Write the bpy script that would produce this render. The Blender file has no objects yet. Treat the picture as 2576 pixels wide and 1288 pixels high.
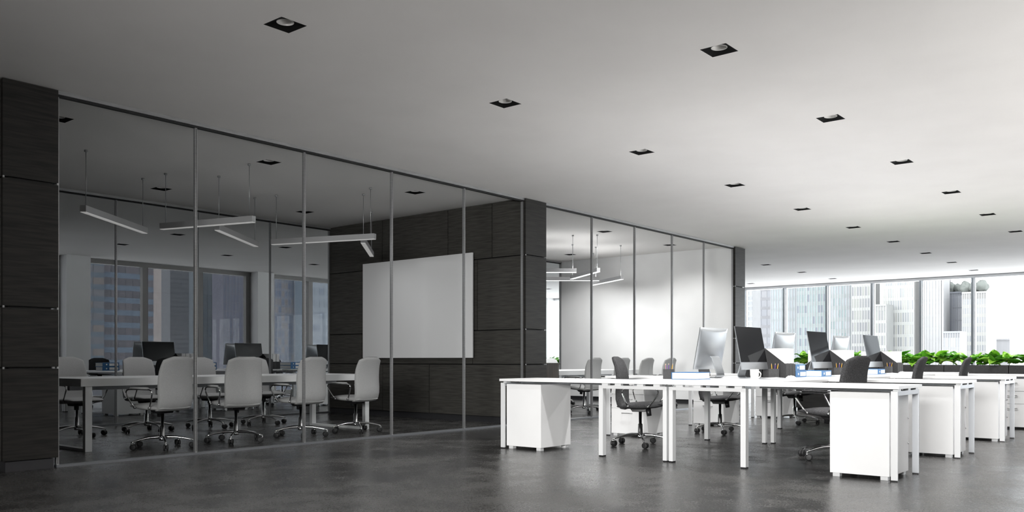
import bpy, bmesh, math, random
from mathutils import Vector, Matrix
PI = math.pi
R = math.radians
random.seed(7)
SC = bpy.context.scene
COL = SC.collection

# ------------------------------------------------------------------ camera
W, H = 2576.0, 1288.0
CX, HY = 1288.0, 905.0                       # principal column and horizon row of the photograph
VA, VB = 3082.0, -1325.0                     # vanishing points of the room's two axes
FPX = math.sqrt((VA - CX) * (CX - VB))
HC = 0.955                                   # camera height
YAW = math.atan2(CX - VB, FPX)               # angle from the room's y axis to the view direction
cam = bpy.data.cameras.new('camera')
cam.sensor_width = 36.0
cam.lens = FPX * 36.0 / W
cam.shift_y = (HY - H / 2) / W
cam.clip_start = 0.05
cam.clip_end = 2000
CAM = bpy.data.objects.new('camera', cam)
COL.objects.link(CAM)
CAM.location = (0, 0, HC)
CAM.rotation_euler = (PI / 2, 0, -YAW)
SC.camera = CAM
SC.view_settings.view_transform = 'Standard'
SC.view_settings.look = 'None'
SC.view_settings.gamma = 1.0
SC.view_settings.use_curve_mapping = False
SC.view_settings.exposure = 0.0
SC.cycles.use_denoising = True
SC.cycles.adaptive_threshold = 0.02
SC.cycles.max_bounces = 8
SC.cycles.diffuse_bounces = 4
SC.cycles.glossy_bounces = 3
SC.cycles.transparent_max_bounces = 16
SC.cycles.sample_clamp_indirect = 12.0
SC.cycles.caustics_reflective = False
SC.cycles.caustics_refractive = False

# ------------------------------------------------------------------ sky
world = bpy.data.worlds.new('overcast_sky')
SC.world = world
world.use_nodes = True
bg = world.node_tree.nodes['Background']
bg.inputs['Color'].default_value = (0.95, 0.98, 1.0, 1)
bg.inputs['Strength'].default_value = 7.0

def area(name, loc, aim, sx, sy, power, color=(1, 1, 1), spread=180.0):
    l = bpy.data.lights.new(name, 'AREA')
    l.shape = 'RECTANGLE'
    l.size, l.size_y = sx, sy
    l.energy = power
    l.color = color
    l.spread = R(spread)
    o = bpy.data.objects.new(name, l)
    COL.objects.link(o)
    o.location = loc
    o.rotation_euler = (Vector(aim) - Vector(loc)).to_track_quat('-Z', 'Y').to_euler()
    return o

# daylight entering by the windows behind the camera (west)
area('daylight_west_window', (-4.7, 0.7, 2.1), (8.0, 5.0, -0.1), 3.0, 1.6, 215, (1.0, 0.985, 0.96), 62)
area('ceiling_fill_south', (11.8, -3.1, 0.7), (11.8, -0.9, 3.3), 14.0, 1.2, 330, (1.0, 0.99, 0.97), 95)  # added light low by the south wall, aimed up to brighten the ceiling

# ------------------------------------------------------------------ materials
def new_mat(name):
    m = bpy.data.materials.new(name)
    m.use_nodes = True
    return m, m.node_tree.nodes, m.node_tree.links, m.node_tree.nodes['Principled BSDF']

def mat(name, col, rough=0.5, metal=0.0, spec=0.5, emit=None, estr=0.0):
    m, n, l, p = new_mat(name)
    p.inputs['Base Color'].default_value = (*col, 1)
    p.inputs['Roughness'].default_value = rough
    p.inputs['Metallic'].default_value = metal
    p.inputs['Specular IOR Level'].default_value = spec
    if emit:
        p.inputs['Emission Color'].default_value = (*emit, 1)
        p.inputs['Emission Strength'].default_value = estr
    return m

def noise_mat(name, c0, c1, scale, rough=0.5, metal=0.0, spec=0.5, stretch=(1, 1, 1), detail=6, bump=0.0, bump_scale=None, r1=None, pos=(0.35, 0.65)):
    m, n, l, p = new_mat(name)
    tc = n.new('ShaderNodeTexCoord')
    mp = n.new('ShaderNodeMapping')
    mp.inputs['Scale'].default_value = stretch
    l.new(tc.outputs['Object'], mp.inputs['Vector'])
    nz = n.new('ShaderNodeTexNoise')
    nz.inputs['Scale'].default_value = scale
    nz.inputs['Detail'].default_value = detail
    l.new(mp.outputs['Vector'], nz.inputs['Vector'])
    cr = n.new('ShaderNodeValToRGB')
    cr.color_ramp.elements[0].position = pos[0]
    cr.color_ramp.elements[1].position = pos[1]
    cr.color_ramp.elements[0].color = (*c0, 1)
    cr.color_ramp.elements[1].color = (*c1, 1)
    l.new(nz.outputs['Fac'], cr.inputs['Fac'])
    l.new(cr.outputs['Color'], p.inputs['Base Color'])
    p.inputs['Metallic'].default_value = metal
    p.inputs['Specular IOR Level'].default_value = spec
    p.inputs['Roughness'].default_value = rough
    if r1 is not None:
        mr = n.new('ShaderNodeMapRange')
        mr.inputs['From Min'].default_value = 0.3
        mr.inputs['From Max'].default_value = 0.7
        mr.inputs['To Min'].default_value = rough
        mr.inputs['To Max'].default_value = r1
        l.new(nz.outputs['Fac'], mr.inputs['Value'])
        l.new(mr.outputs['Result'], p.inputs['Roughness'])
    if bump:
        b = n.new('ShaderNodeBump')
        b.inputs['Strength'].default_value = bump
        b.inputs['Distance'].default_value = 0.01
        nb = nz
        if bump_scale:
            nb = n.new('ShaderNodeTexNoise')
            nb.inputs['Scale'].default_value = bump_scale
            nb.inputs['Detail'].default_value = 3
            l.new(mp.outputs['Vector'], nb.inputs['Vector'])
        l.new(nb.outputs['Fac'], b.inputs['Height'])
        l.new(b.outputs['Normal'], p.inputs['Normal'])
    return m

def glass_mat(name, tint, refl=0.6, rough=0.0):
    m, n, l, p = new_mat(name)
    n.remove(p)
    out = n['Material Output']
    tr = n.new('ShaderNodeBsdfTransparent')
    tr.inputs['Color'].default_value = (*tint, 1)
    if not refl:
        l.new(tr.outputs[0], out.inputs['Surface'])
        return m
    gl = n.new('ShaderNodeBsdfGlossy')
    gl.inputs['Roughness'].default_value = rough
    gl.inputs['Color'].default_value = (1, 1, 1, 1)
    fr = n.new('ShaderNodeFresnel')
    fr.inputs['IOR'].default_value = 1.45
    mu = n.new('ShaderNodeMath')
    mu.operation = 'MULTIPLY'
    mu.inputs[1].default_value = refl
    l.new(fr.outputs['Fac'], mu.inputs[0])
    mx = n.new('ShaderNodeMixShader')
    l.new(mu.outputs[0], mx.inputs['Fac'])
    l.new(tr.outputs[0], mx.inputs[1])
    l.new(gl.outputs[0], mx.inputs[2])
    l.new(mx.outputs[0], out.inputs['Surface'])
    return m

M = {}
M['ceiling'] = noise_mat('ceiling_plaster', (0.815, 0.795, 0.778), (0.845, 0.825, 0.808), 1.2, 0.9, spec=0.1)
M['plaster'] = noise_mat('white_plaster', (0.80, 0.80, 0.80), (0.85, 0.85, 0.85), 2.0, 0.85, spec=0.2)
def floor_material():
    m, n, l, p = new_mat('polished_concrete')
    tc = n.new('ShaderNodeTexCoord')
    def noise(s, d, dist=0.0):
        q = n.new('ShaderNodeTexNoise')
        q.inputs['Scale'].default_value = s
        q.inputs['Detail'].default_value = d
        q.inputs['Distortion'].default_value = dist
        l.new(tc.outputs['Object'], q.inputs['Vector'])
        return q
    big, mid, fine = noise(0.55, 5, 0.6), noise(3.5, 8, 0.4), noise(75, 5)
    mx = n.new('ShaderNodeMix')
    mx.data_type = 'FLOAT'
    mx.inputs[0].default_value = 0.45
    l.new(big.outputs['Fac'], mx.inputs[2])
    l.new(mid.outputs['Fac'], mx.inputs[3])
    mx2 = n.new('ShaderNodeMix')
    mx2.data_type = 'FLOAT'
    mx2.inputs[0].default_value = 0.38
    l.new(mx.outputs[0], mx2.inputs[2])
    l.new(fine.outputs['Fac'], mx2.inputs[3])
    cr = n.new('ShaderNodeValToRGB')
    e = cr.color_ramp.elements
    e[0].position, e[0].color = 0.41, (0.016, 0.016, 0.017, 1)
    e[1].position, e[1].color = 0.59, (0.090, 0.088, 0.085, 1)
    l.new(mx2.outputs[0], cr.inputs['Fac'])
    l.new(cr.outputs['Color'], p.inputs['Base Color'])
    mr = n.new('ShaderNodeMapRange')
    mr.inputs['From Min'].default_value = 0.40
    mr.inputs['From Max'].default_value = 0.60
    mr.inputs['To Min'].default_value = 0.10
    mr.inputs['To Max'].default_value = 0.36
    l.new(mx2.outputs[0], mr.inputs['Value'])
    l.new(mr.outputs['Result'], p.inputs['Roughness'])
    b = n.new('ShaderNodeBump')
    b.inputs['Strength'].default_value = 0.45
    b.inputs['Distance'].default_value = 0.004
    l.new(fine.outputs['Fac'], b.inputs['Height'])
    l.new(b.outputs['Normal'], p.inputs['Normal'])
    p.inputs['Specular IOR Level'].default_value = 0.20
    return m
M['floor'] = floor_material()
M['panel'] = noise_mat('dark_stained_wood', (0.014, 0.0136, 0.013), (0.028, 0.0265, 0.024), 3.0, 0.5, stretch=(1, 1, 16), detail=8, spec=0.22, bump=0.05)
M['panel_lit'] = noise_mat('dark_stained_wood_lit', (0.042, 0.040, 0.036), (0.072, 0.069, 0.062), 3.0, 0.55, stretch=(1, 1, 16), detail=8, spec=0.25, bump=0.05)  # same wood, lightened: light on the west faces put into the colour
M['groove'] = mat('black_recess', (0.006, 0.006, 0.006), 0.7)
M['plinth'] = mat('charcoal_plinth', (0.03, 0.03, 0.033), 0.45)
M['alu'] = noise_mat('brushed_aluminium', (0.36, 0.365, 0.37), (0.44, 0.445, 0.45), 6, 0.38, metal=0.7, stretch=(1, 1, 12))
M['alu_dark'] = mat('dark_anodised_aluminium', (0.22, 0.23, 0.245), 0.4, 0.7)
M['frame'] = mat('window_frame_grey', (0.33, 0.36, 0.39), 0.4, 0.4)
M['frame_white'] = mat('window_frame_white', (0.78, 0.80, 0.82), 0.4)
M['frame_taupe'] = mat('window_frame_taupe', (0.20, 0.195, 0.19), 0.45, 0.2)
M['chrome'] = mat('polished_chrome', (0.72, 0.72, 0.73), 0.14, 1.0)
M['glass'] = glass_mat('partition_glass', (0.955, 0.96, 0.96), 0)
M['glass_clear'] = glass_mat('window_glass_clear', (0.99, 0.995, 1.0), 0.4)
M['glass_dim'] = glass_mat('window_glass_dimmed', (0.335, 0.335, 0.34), 0.3)  # shade is put into the glass colour to dim view and daylight
M['white'] = noise_mat('white_laminate', (0.84, 0.845, 0.85), (0.87, 0.875, 0.88), 3, 0.32)
M['whiteframe'] = mat('white_powder_coated_steel', (0.80, 0.81, 0.82), 0.35, 0.15)
M['silverframe'] = mat('silver_powder_coated_steel', (0.52, 0.54, 0.57), 0.38, 0.35)
M['board'] = mat('whiteboard_enamel', (0.82, 0.82, 0.83), 0.25)
M['black'] = mat('black_plastic', (0.012, 0.012, 0.013), 0.4)
M['rubber'] = mat('black_rubber', (0.016, 0.016, 0.017), 0.55)
M['fabric_light'] = noise_mat('light_grey_upholstery', (0.40, 0.40, 0.40), (0.49, 0.49, 0.49), 220, 0.85, spec=0.2, bump=0.25)
M['fabric_dark'] = noise_mat('charcoal_wool_upholstery', (0.030, 0.030, 0.032), (0.105, 0.105, 0.108), 230, 0.9, spec=0.15, bump=0.4, pos=(0.4, 0.62))
def screen_material():
    m, n, l, p = new_mat('black_screen_glass')
    n.remove(p)
    d = n.new('ShaderNodeBsdfDiffuse')
    d.inputs['Color'].default_value = (0.012, 0.012, 0.013, 1)
    g = n.new('ShaderNodeBsdfGlossy')
    g.inputs['Roughness'].default_value = 0.05
    g.inputs['Color'].default_value = (0.92, 0.97, 1.0, 1)
    mx = n.new('ShaderNodeMixShader')
    mx.inputs['Fac'].default_value = 0.045
    l.new(d.outputs[0], mx.inputs[1])
    l.new(g.outputs[0], mx.inputs[2])
    l.new(mx.outputs[0], n['Material Output'].inputs['Surface'])
    return m
M['screen'] = screen_material()
M['imac'] = mat('satin_aluminium', (0.43, 0.45, 0.47), 0.36, 0.75)
M['card'] = noise_mat('charcoal_card', (0.022, 0.022, 0.023), (0.034, 0.034, 0.036), 90, 0.75)
M['cup'] = noise_mat('graphite_plastic', (0.05, 0.05, 0.052), (0.065, 0.065, 0.067), 60, 0.6)
M['paper'] = noise_mat('white_paper', (0.82, 0.82, 0.82), (0.88, 0.88, 0.87), 40, 0.9, stretch=(1, 1, 30))
M['blue'] = mat('blue_binder_card', (0.015, 0.12, 0.30), 0.45)
M['mug'] = mat('white_glazed_ceramic', (0.86, 0.84, 0.80), 0.18)
M['pencil'] = mat('yellow_lacquer', (0.78, 0.42, 0.04), 0.35)
M['purple'] = mat('purple_lacquer', (0.16, 0.06, 0.36), 0.35)
M['teal'] = mat('dark_teal_lacquer', (0.03, 0.10, 0.12), 0.35)
M['pencil_wood'] = mat('bare_pencil_wood', (0.68, 0.48, 0.30), 0.7)
M['wood'] = noise_mat('dark_oak_veneer', (0.018, 0.013, 0.010), (0.050, 0.036, 0.028), 4, 0.45, stretch=(10, 10, 0.7), detail=8)
M['planter'] = noise_mat('charcoal_felt', (0.040, 0.040, 0.041), (0.062, 0.062, 0.063), 140, 0.85, spec=0.2)
M['planter_base'] = noise_mat('black_oak_panel', (0.010, 0.010, 0.010), (0.022, 0.021, 0.020), 4, 0.5, stretch=(1, 1, 14))
M['soil'] = noise_mat('potting_soil', (0.02, 0.014, 0.01), (0.06, 0.045, 0.03), 50, 0.95)
M['pebble'] = mat('white_gravel', (0.75, 0.75, 0.76), 0.8)
M['stem'] = mat('green_stem', (0.08, 0.22, 0.03), 0.5)
M['baffle'] = mat('matt_black_baffle', (0.006, 0.006, 0.006), 0.8, 0, 0.1)
M['reflector'] = mat('white_lamp_reflector', (0.78, 0.77, 0.75), 0.35, 0.0, 0.5)
M['tube_body'] = mat('grey_lamp_housing', (0.50, 0.50, 0.51), 0.45, 0.1)
M['diff_dim'] = mat('lamp_diffuser_dimmed', (0.8, 0.8, 0.8), 0.6, 0, 0.3, (1.0, 0.97, 0.94), 0.22)
M['diff_on'] = mat('lamp_diffuser_lit', (0.85, 0.85, 0.85), 0.6, 0, 0.3, (1.0, 1.0, 1.0), 2.6)

def leaf_mat(name, c0, c1):
    m, n, l, p = new_mat(name)
    tc = n.new('ShaderNodeTexCoord')
    nz = n.new('ShaderNodeTexNoise')
    nz.inputs['Scale'].default_value = 14
    l.new(tc.outputs['Object'], nz.inputs['Vector'])
    cr = n.new('ShaderNodeValToRGB')
    cr.color_ramp.elements[0].color = (*c0, 1)
    cr.color_ramp.elements[1].color = (*c1, 1)
    l.new(nz.outputs['Fac'], cr.inputs['Fac'])
    l.new(cr.outputs['Color'], p.inputs['Base Color'])
    p.inputs['Roughness'].default_value = 0.35
    tl = n.new('ShaderNodeBsdfTranslucent')
    l.new(cr.outputs['Color'], tl.inputs['Color'])
    mx = n.new('ShaderNodeMixShader')
    mx.inputs['Fac'].default_value = 0.35
    l.new(p.outputs[0], mx.inputs[1])
    l.new(tl.outputs[0], mx.inputs[2])
    l.new(mx.outputs[0], n['Material Output'].inputs['Surface'])
    return m
M['leaf_a'] = leaf_mat('deep_green_leaf', (0.04, 0.20, 0.012), (0.10, 0.36, 0.02))
M['leaf_b'] = leaf_mat('lime_green_leaf', (0.20, 0.50, 0.04), (0.42, 0.72, 0.10))
M['leaf_c'] = leaf_mat('mid_green_leaf', (0.09, 0.33, 0.02), (0.17, 0.48, 0.04))

# ------------------------------------------------------------------ mesh helpers
class MB:
    def __init__(s):
        s.v, s.f, s.s = [], [], []
    def add(s, vs, fs, smooth=False):
        o = len(s.v)
        s.v += [tuple(p) for p in vs]
        s.f += [tuple(i + o for i in q) for q in fs]
        s.s += [smooth] * len(fs)
        return s
    def box(s, x0, x1, y0, y1, z0, z1):
        return s.add([(x0, y0, z0), (x1, y0, z0), (x1, y1, z0), (x0, y1, z0), (x0, y0, z1), (x1, y0, z1), (x1, y1, z1), (x0, y1, z1)],
                     [(0, 3, 2, 1), (4, 5, 6, 7), (0, 1, 5, 4), (1, 2, 6, 5), (2, 3, 7, 6), (3, 0, 4, 7)])
    def prism(s, poly, axis, lo, hi):
        n = len(poly)
        def P(a, b, c):
            return {'x': (c, a, b), 'y': (a, c, b), 'z': (a, b, c)}[axis]
        vs = [P(a, b, lo) for a, b in poly] + [P(a, b, hi) for a, b in poly]
        fs = [tuple(range(n - 1, -1, -1)), tuple(range(n, 2 * n))] + [(i, (i + 1) % n, n + (i + 1) % n, n + i) for i in range(n)]
        return s.add(vs, fs)
    def ring_loft(s, rings, smooth=True, caps=True):
        n = len(rings[0])
        vs = [p for r in rings for p in r]
        fs = []
        for k in range(len(rings) - 1):
            for i in range(n):
                j = (i + 1) % n
                fs.append((k * n + i, k * n + j, (k + 1) * n + j, (k + 1) * n + i))
        s.add(vs, fs, smooth)
        if caps:
            o = len(s.v) - len(vs)
            s.f += [tuple(o + i for i in range(n - 1, -1, -1)), tuple(o + (len(rings) - 1) * n + i for i in range(n))]
            s.s += [smooth, smooth]
        return s
    def sweep(s, pts, radii, n=10, smooth=True, flat=1.0):
        pts = [Vector(p) for p in pts]
        if not isinstance(radii, (list, tuple)):
            radii = [radii] * len(pts)
        t0 = (pts[1] - pts[0]).normalized()
        up = Vector((0, 0, 1)) if abs(t0.z) < 0.9 else Vector((0, 1, 0))
        rings = []
        for k, p in enumerate(pts):
            a = pts[max(k - 1, 0)]
            b = pts[min(k + 1, len(pts) - 1)]
            t = (b - a).normalized()
            u = t.cross(up)
            if u.length < 1e-4:
                u = t.cross(Vector((1, 0, 0)))
            u.normalize()
            w = u.cross(t).normalized()
            rings.append([tuple(p + (u * math.cos(2 * PI * i / n) + w * math.sin(2 * PI * i / n) * flat) * radii[k]) for i in range(n)])
        return s.ring_loft(rings, smooth)
    def cyl(s, p0, p1, r0, r1=None, n=16, smooth=True):
        return s.sweep([p0, p1], [r0, r0 if r1 is None else r1], n, smooth)
    def lathe(s, prof, n=24, c=(0, 0), close=False):
        rings = [[(c[0] + r * math.cos(2 * PI * i / n), c[1] + r * math.sin(2 * PI * i / n), z) for i in range(n)] for r, z in prof]
        return s.ring_loft(rings, True, caps=not close)
    def mesh(s, name, m, bevel=0.0):
        me = bpy.data.meshes.new(name)
        me.from_pydata(s.v, [], s.f)
        me.polygons.foreach_set('use_smooth', s.s)
        if bevel:
            b = bmesh.new()
            b.from_mesh(me)
            bmesh.ops.recalc_face_normals(b, faces=b.faces)
            bmesh.ops.bevel(b, geom=list(b.edges), offset=bevel, segments=2, profile=0.7, affect='EDGES', clamp_overlap=True)
            b.to_mesh(me)
            b.free()
        else:
            b = bmesh.new()
            b.from_mesh(me)
            bmesh.ops.recalc_face_normals(b, faces=b.faces)
            b.to_mesh(me)
            b.free()
        me.materials.append(M[m] if isinstance(m, str) else m)
        return me
    def build(s, name, m, parent=None, bevel=0.0, loc=(0, 0, 0), rz=0.0):
        return link(name, s.mesh(name, m, bevel), parent, loc, rz)

def link(name, me, parent=None, loc=(0, 0, 0), rz=0.0):
    o = bpy.data.objects.new(name, me)
    COL.objects.link(o)
    o.parent = parent
    o.location = loc
    o.rotation_euler = (0, 0, rz)
    return o

def tag(o, label=None, cat=None, group=None, kind=None):
    if label: o['label'] = label
    if cat: o['category'] = cat
    if group: o['group'] = group
    if kind: o['kind'] = kind
    return o

def empty(name, loc=(0, 0, 0), rz=0.0, label=None, cat=None, group=None, kind=None, parent=None):
    o = link(name, None, parent, loc, rz)
    o.empty_display_size = 0.1
    return tag(o, label, cat, group, kind)

def box(name, m, x0, x1, y0, y1, z0, z1, parent=None, bevel=0.0):
    cx, cy = (x0 + x1) / 2, (y0 + y1) / 2
    return MB().box(x0 - cx, x1 - cx, y0 - cy, y1 - cy, 0, z1 - z0).build(name, m, parent, bevel, (cx, cy, z0))

CH = {}
def kids(o):
    return [c for c in COL.objects if c.parent is o] if o not in CH else CH[o]
def copy_tree(root, loc, rz, label=None, group=None, cat=None):
    def rec(o, parent):
        c = o.copy()
        COL.objects.link(c)
        c.parent = parent
        for k in tree[o.name]:
            rec(k, c)
        return c
    tree = {}
    def index(o):
        tree[o.name] = list(o.children)
        for k in o.children:
            index(k)
    index(root)
    r = rec(root, None)
    r.location = loc
    r.rotation_euler = (0, 0, rz)
    tag(r, label, cat, group)
    return r

def cross(w, t, p=4.0, n=20):
    out = []
    for i in range(n):
        a = 2 * PI * (i + 0.5) / n
        c, q = math.cos(a), math.sin(a)
        out.append((w / 2 * math.copysign(abs(c) ** (2 / p), c), t / 2 * math.copysign(abs(q) ** (2 / p), q)))
    return out

# ------------------------------------------------------------------ room shell
CZ = 3.345
X0, X1 = -5.0, 27.0
Y0, Y1 = -3.6, 20.65
GX, GX2 = 2.85, 17.43                         # west end of the first meeting room, east end of the second

fl = box('floor', 'floor', X0 - 0.3, X1 + 0.3, Y0 - 0.3, Y1 + 0.3, -0.25, 0.0)
tag(fl, 'polished dark grey concrete floor with cloudy mottling', None, None, 'structure')

ORD = ['first', 'second', 'third', 'fourth', 'fifth', 'sixth', 'seventh', 'eighth', 'ninth', 'tenth']
LX = [3.70 + 2.44 * k for k in range(10)]
LX[8], LX[9] = 23.17, 25.57
ROWS = [
    (3.01, [1, 2, 3, 4, 5, 6], 'in the open office ceiling row over the desks'),
    (5.17, list(range(10)), 'in the long ceiling row beside the meeting rooms'),
    (8.91, [0, 1, 2], 'in the front ceiling row of the dim meeting room'),
    (8.91, [4, 5], 'in the front ceiling row of the bright meeting room'),
    (8.91, [7, 8, 9], 'in the ceiling row past the bright meeting room'),
    (11.46, [1, 2], 'in the rear ceiling row of the dim meeting room'),
    (11.46, [5], 'in the rear ceiling row of the bright meeting room'),
    (11.46, [9], 'in the ceiling corner where the window wall meets the dark pillar'),
    (15.40, [2, 3], 'in the front ceiling row of the rear office'),
    (17.61, [2, 3, 4, 8], 'in the rear ceiling row of the rear office'),
]
holes = {(i, y) for y, idx, _ in ROWS for i in idx}
HS = 0.108
def make_ceiling():
    xs = sorted({X0 - 0.3, X1 + 0.3} | {LX[i] - HS for i in range(10)} | {LX[i] + HS for i in range(10)})
    ry = sorted({y for y, _, _ in ROWS})
    ys = sorted({Y0 - 0.3, Y1 + 0.3} | {y - HS for y in ry} | {y + HS for y in ry})
    cut = {(round(LX[i] - HS, 3), round(y - HS, 3)) for i, y in holes}
    b = MB()
    vid = {}
    def V(x, y):
        if (x, y) not in vid:
            vid[(x, y)] = len(b.v)
            b.v.append((x, y, CZ))
        return vid[(x, y)]
    for i in range(len(xs) - 1):
        for j in range(len(ys) - 1):
            if (round(xs[i], 3), round(ys[j], 3)) in cut:
                continue
            b.f.append((V(xs[i], ys[j]), V(xs[i], ys[j + 1]), V(xs[i + 1], ys[j + 1]), V(xs[i + 1], ys[j])))
            b.s.append(False)
    o = b.build('ceiling', 'ceiling')
    for i, (x0, x1, y0, y1) in enumerate([(X0 - 0.3, X1 + 0.3, Y0 - 0.3, Y1 + 0.3)]):
        s = box('slab', 'ceiling', x0, x1, y0, y1, CZ + 0.22, CZ + 0.4, o)
    return tag(o, 'smooth white plaster ceiling with square recessed downlights', None, None, 'structure')
make_ceiling()

# recessed downlights
def make_downlight():
    t = empty('recessed_downlight')
    a, zt, n = HS, 0.095, 32
    r = 0.062
    sq, ci = [], []
    for i in range(n):
        an = 2 * PI * (i + 0.5) / n
        c, s = math.cos(an), math.sin(an)
        k = max(abs(c), abs(s))
        sq.append((a * c / k, a * s / k, 0.0))
        ci.append((r * c, r * s, 0.022))
    b = MB()
    b.ring_loft([sq, ci], False, caps=False)
    b.build('baffle', 'baffle', t)
    m = MB()
    m.ring_loft([[(x * k, y * k, z) for x, y, _ in ci] for k, z in ((1.0, 0.022), (0.96, 0.034), (0.84, 0.047), (0.6, 0.058), (0.02, 0.066))], True, caps=False)
    m.build('reflector', 'reflector', t)
    rim = MB()
    rim.ring_loft([[(x * k, y * k, z) for x, y, _ in ci] for k, z in ((1.0, 0.022), (1.0, 0.019), (0.94, 0.019), (0.94, 0.022))], True, caps=False)
    rim.build('rim', 'reflector', t)
    hs = MB()
    A = HS + 0.004
    hs.add([(-A, -A, 0.001), (A, -A, 0.001), (A, A, 0.001), (-A, A, 0.001), (-A, -A, 0.17), (A, -A, 0.17), (A, A, 0.17), (-A, A, 0.17)],
           [(4, 5, 6, 7), (0, 1, 5, 4), (1, 2, 6, 5), (2, 3, 7, 6), (3, 0, 4, 7)])
    hs.build('housing', 'baffle', t)
    return t
LIT = {(3.01, i) for i in (1, 2, 3, 4, 5, 6)} | {(5.17, i) for i in (2, 3, 4, 5, 6)} | {(8.91, 4), (8.91, 5), (11.46, 5)}
def lamp_in(y, i):
    if (y, i) not in LIT:
        return
    l = bpy.data.lights.new('downlight_lamp', 'SPOT')
    l.energy = 215 if y < 6 else (70 if y < 10 else 60)
    l.cycles.use_multiple_importance_sampling = False
    l.color = (1.0, 0.99, 0.975)
    l.spot_size = R(140)
    l.spot_blend = 0.7
    l.shadow_soft_size = 0.06
    o = bpy.data.objects.new('downlight_lamp', l)
    COL.objects.link(o)
    o.location = (LX[i], y, CZ - 0.012)
proto = None
for y, idx, where in ROWS:
    for k, i in enumerate(idx):
        lamp_in(y, i)
        lab = ('square black recessed downlight ' if len(idx) == 1 else ORD[k] + ' square downlight from the camera ') + where
        if proto is None:
            proto = make_downlight()
            proto.location = (LX[i], y, CZ)
            tag(proto, lab, 'ceiling light', 'square recessed ceiling downlights')
        else:
            copy_tree(proto, (LX[i], y, CZ), 0, lab, 'square recessed ceiling downlights', 'ceiling light')

# ---- outer walls and windows
wn = empty('wall_west', kind='structure')
box('wall_panel', 'plaster', X0 - 0.25, X0, 2.4, Y1, 0, CZ + 0.2, wn)
box('wall_panel', 'plaster', X0 - 0.25, X0, Y0, 2.4, 2.95, CZ + 0.2, wn)
box('wall_panel', 'plaster', X0 - 0.25, X0, Y0, 2.4, 0.0, 0.25, wn)
box('wall_panel', 'plaster', X0 - 0.25, X0, Y0, -1.2, 0.25, 2.95, wn)
box('pane', 'glass_dim', X0 - 0.14, X0 - 0.13, -1.2, 2.4, 0.25, 2.95, wn)
ws = empty('wall_south', kind='structure')
box('wall_panel', 'plaster', X0, 14.0, Y0 - 0.25, Y0, 0, CZ + 0.2, ws)
box('wall_panel', 'plaster', 14.0, X1, Y0 - 0.25, Y0, 2.95, CZ + 0.2, ws)
box('wall_panel', 'plaster', 14.0, X1, Y0 - 0.25, Y0, 0, 0.2, ws)
box('pane', 'glass_dim', 14.0, X1, Y0 - 0.10, Y0 - 0.09, 0.2, 2.95, ws)
for k in range(10):
    box('mullion', 'frame', 14.0 + k * 1.4, 14.06 + k * 1.4, Y0 - 0.15, Y0 - 0.03, 0.2, 2.95, ws)

EM = [12.30 - 1.366 * k for k in range(12)] + [12.30 + 1.366 * k for k in range(1, 7)]
EM.sort()
we = empty('window_1', kind='structure', label='floor to ceiling window wall with slim grey mullions facing the city')
box('head_rail', 'frame_white', X1 - 0.06, X1 + 0.1, Y0, Y1, CZ - 0.085, CZ - 0.012, we)
box('shadow_gap', 'alu_dark', X1 - 0.03, X1 + 0.1, Y0, Y1, CZ - 0.012, CZ + 0.1, we)
box('sill_rail', 'frame_white', X1 - 0.06, X1 + 0.1, Y0, Y1, 0.0, 0.08, we)
mm = MB().box(-0.09, 0.06, -0.034, 0.034, 0.08, CZ - 0.085).mesh('mullion', 'frame')
me_ = MB().box(0.0, 0.10, -0.05, -0.036, 0.08, CZ - 0.085).mesh('mullion_cap', 'frame_white')
for y in EM:
    o = link('mullion', mm, we, (X1 - 0.02, y, 0))
    link('mullion_cap', me_, o)
ys_ = [Y0] + EM + [Y1]
for a, b_ in zip(ys_[:-1], ys_[1:]):
    if b_ - a > 0.2:
        box('pane', 'glass_clear', X1 + 0.02, X1 + 0.028, a + 0.03, b_ - 0.03, 0.08, CZ - 0.085, we)

# north window wall with white piers
YN = 20.65
wnn = empty('wall_north', kind='structure')
PIERS = [(-1.43, -0.9), (3.57, 4.1), (8.57, 9.11), (13.58, 14.10), (18.58, 19.12), (23.6, 24.12), (26.55, 27.0)]
for a, b_ in PIERS:
    box('pier', 'plaster', a, b_, 20.2, YN + 0.2, 0, CZ + 0.1, wnn)
wnum = 2
prev = X0
for a, b_ in PIERS:
    x0, x1 = prev, a
    prev = b_
    if x1 - x0 < 0.4:
        continue
    if x1 < 3.6:
        box('wall_panel', 'plaster', x0, x1, YN, YN + 0.2, 0, CZ + 0.1, wnn)
        continue
    tint = 'glass_dim' if x1 < 19 else 'glass_clear'
    w = empty('window_%d' % wnum, kind='structure', label='tall office window between white piers with taupe frame')
    wnum += 1
    box('head_rail', 'frame_taupe', x0, x1, YN - 0.12, YN + 0.05, CZ - 0.11, CZ + 0.05, w)
    box('sill_rail', 'frame_taupe', x0, x1, YN - 0.12, YN + 0.05, 0, 0.1, w)
    nn = 3 if x1 - x0 > 3 else 2
    xs = [x0 + (x1 - x0) * k / nn for k in range(nn + 1)]
    for k in range(nn + 1):
        q = min(max(xs[k], x0 + 0.07), x1 - 0.07)
        box('mullion', 'frame_taupe', q - 0.07, q + 0.07, YN - 0.10, YN + 0.04, 0.1, CZ - 0.11, w)
    for k in range(nn):
        box('pane', tint, xs[k] + 0.05, xs[k + 1] - 0.05, YN, YN + 0.008, 0.1, CZ - 0.11, w)

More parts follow.
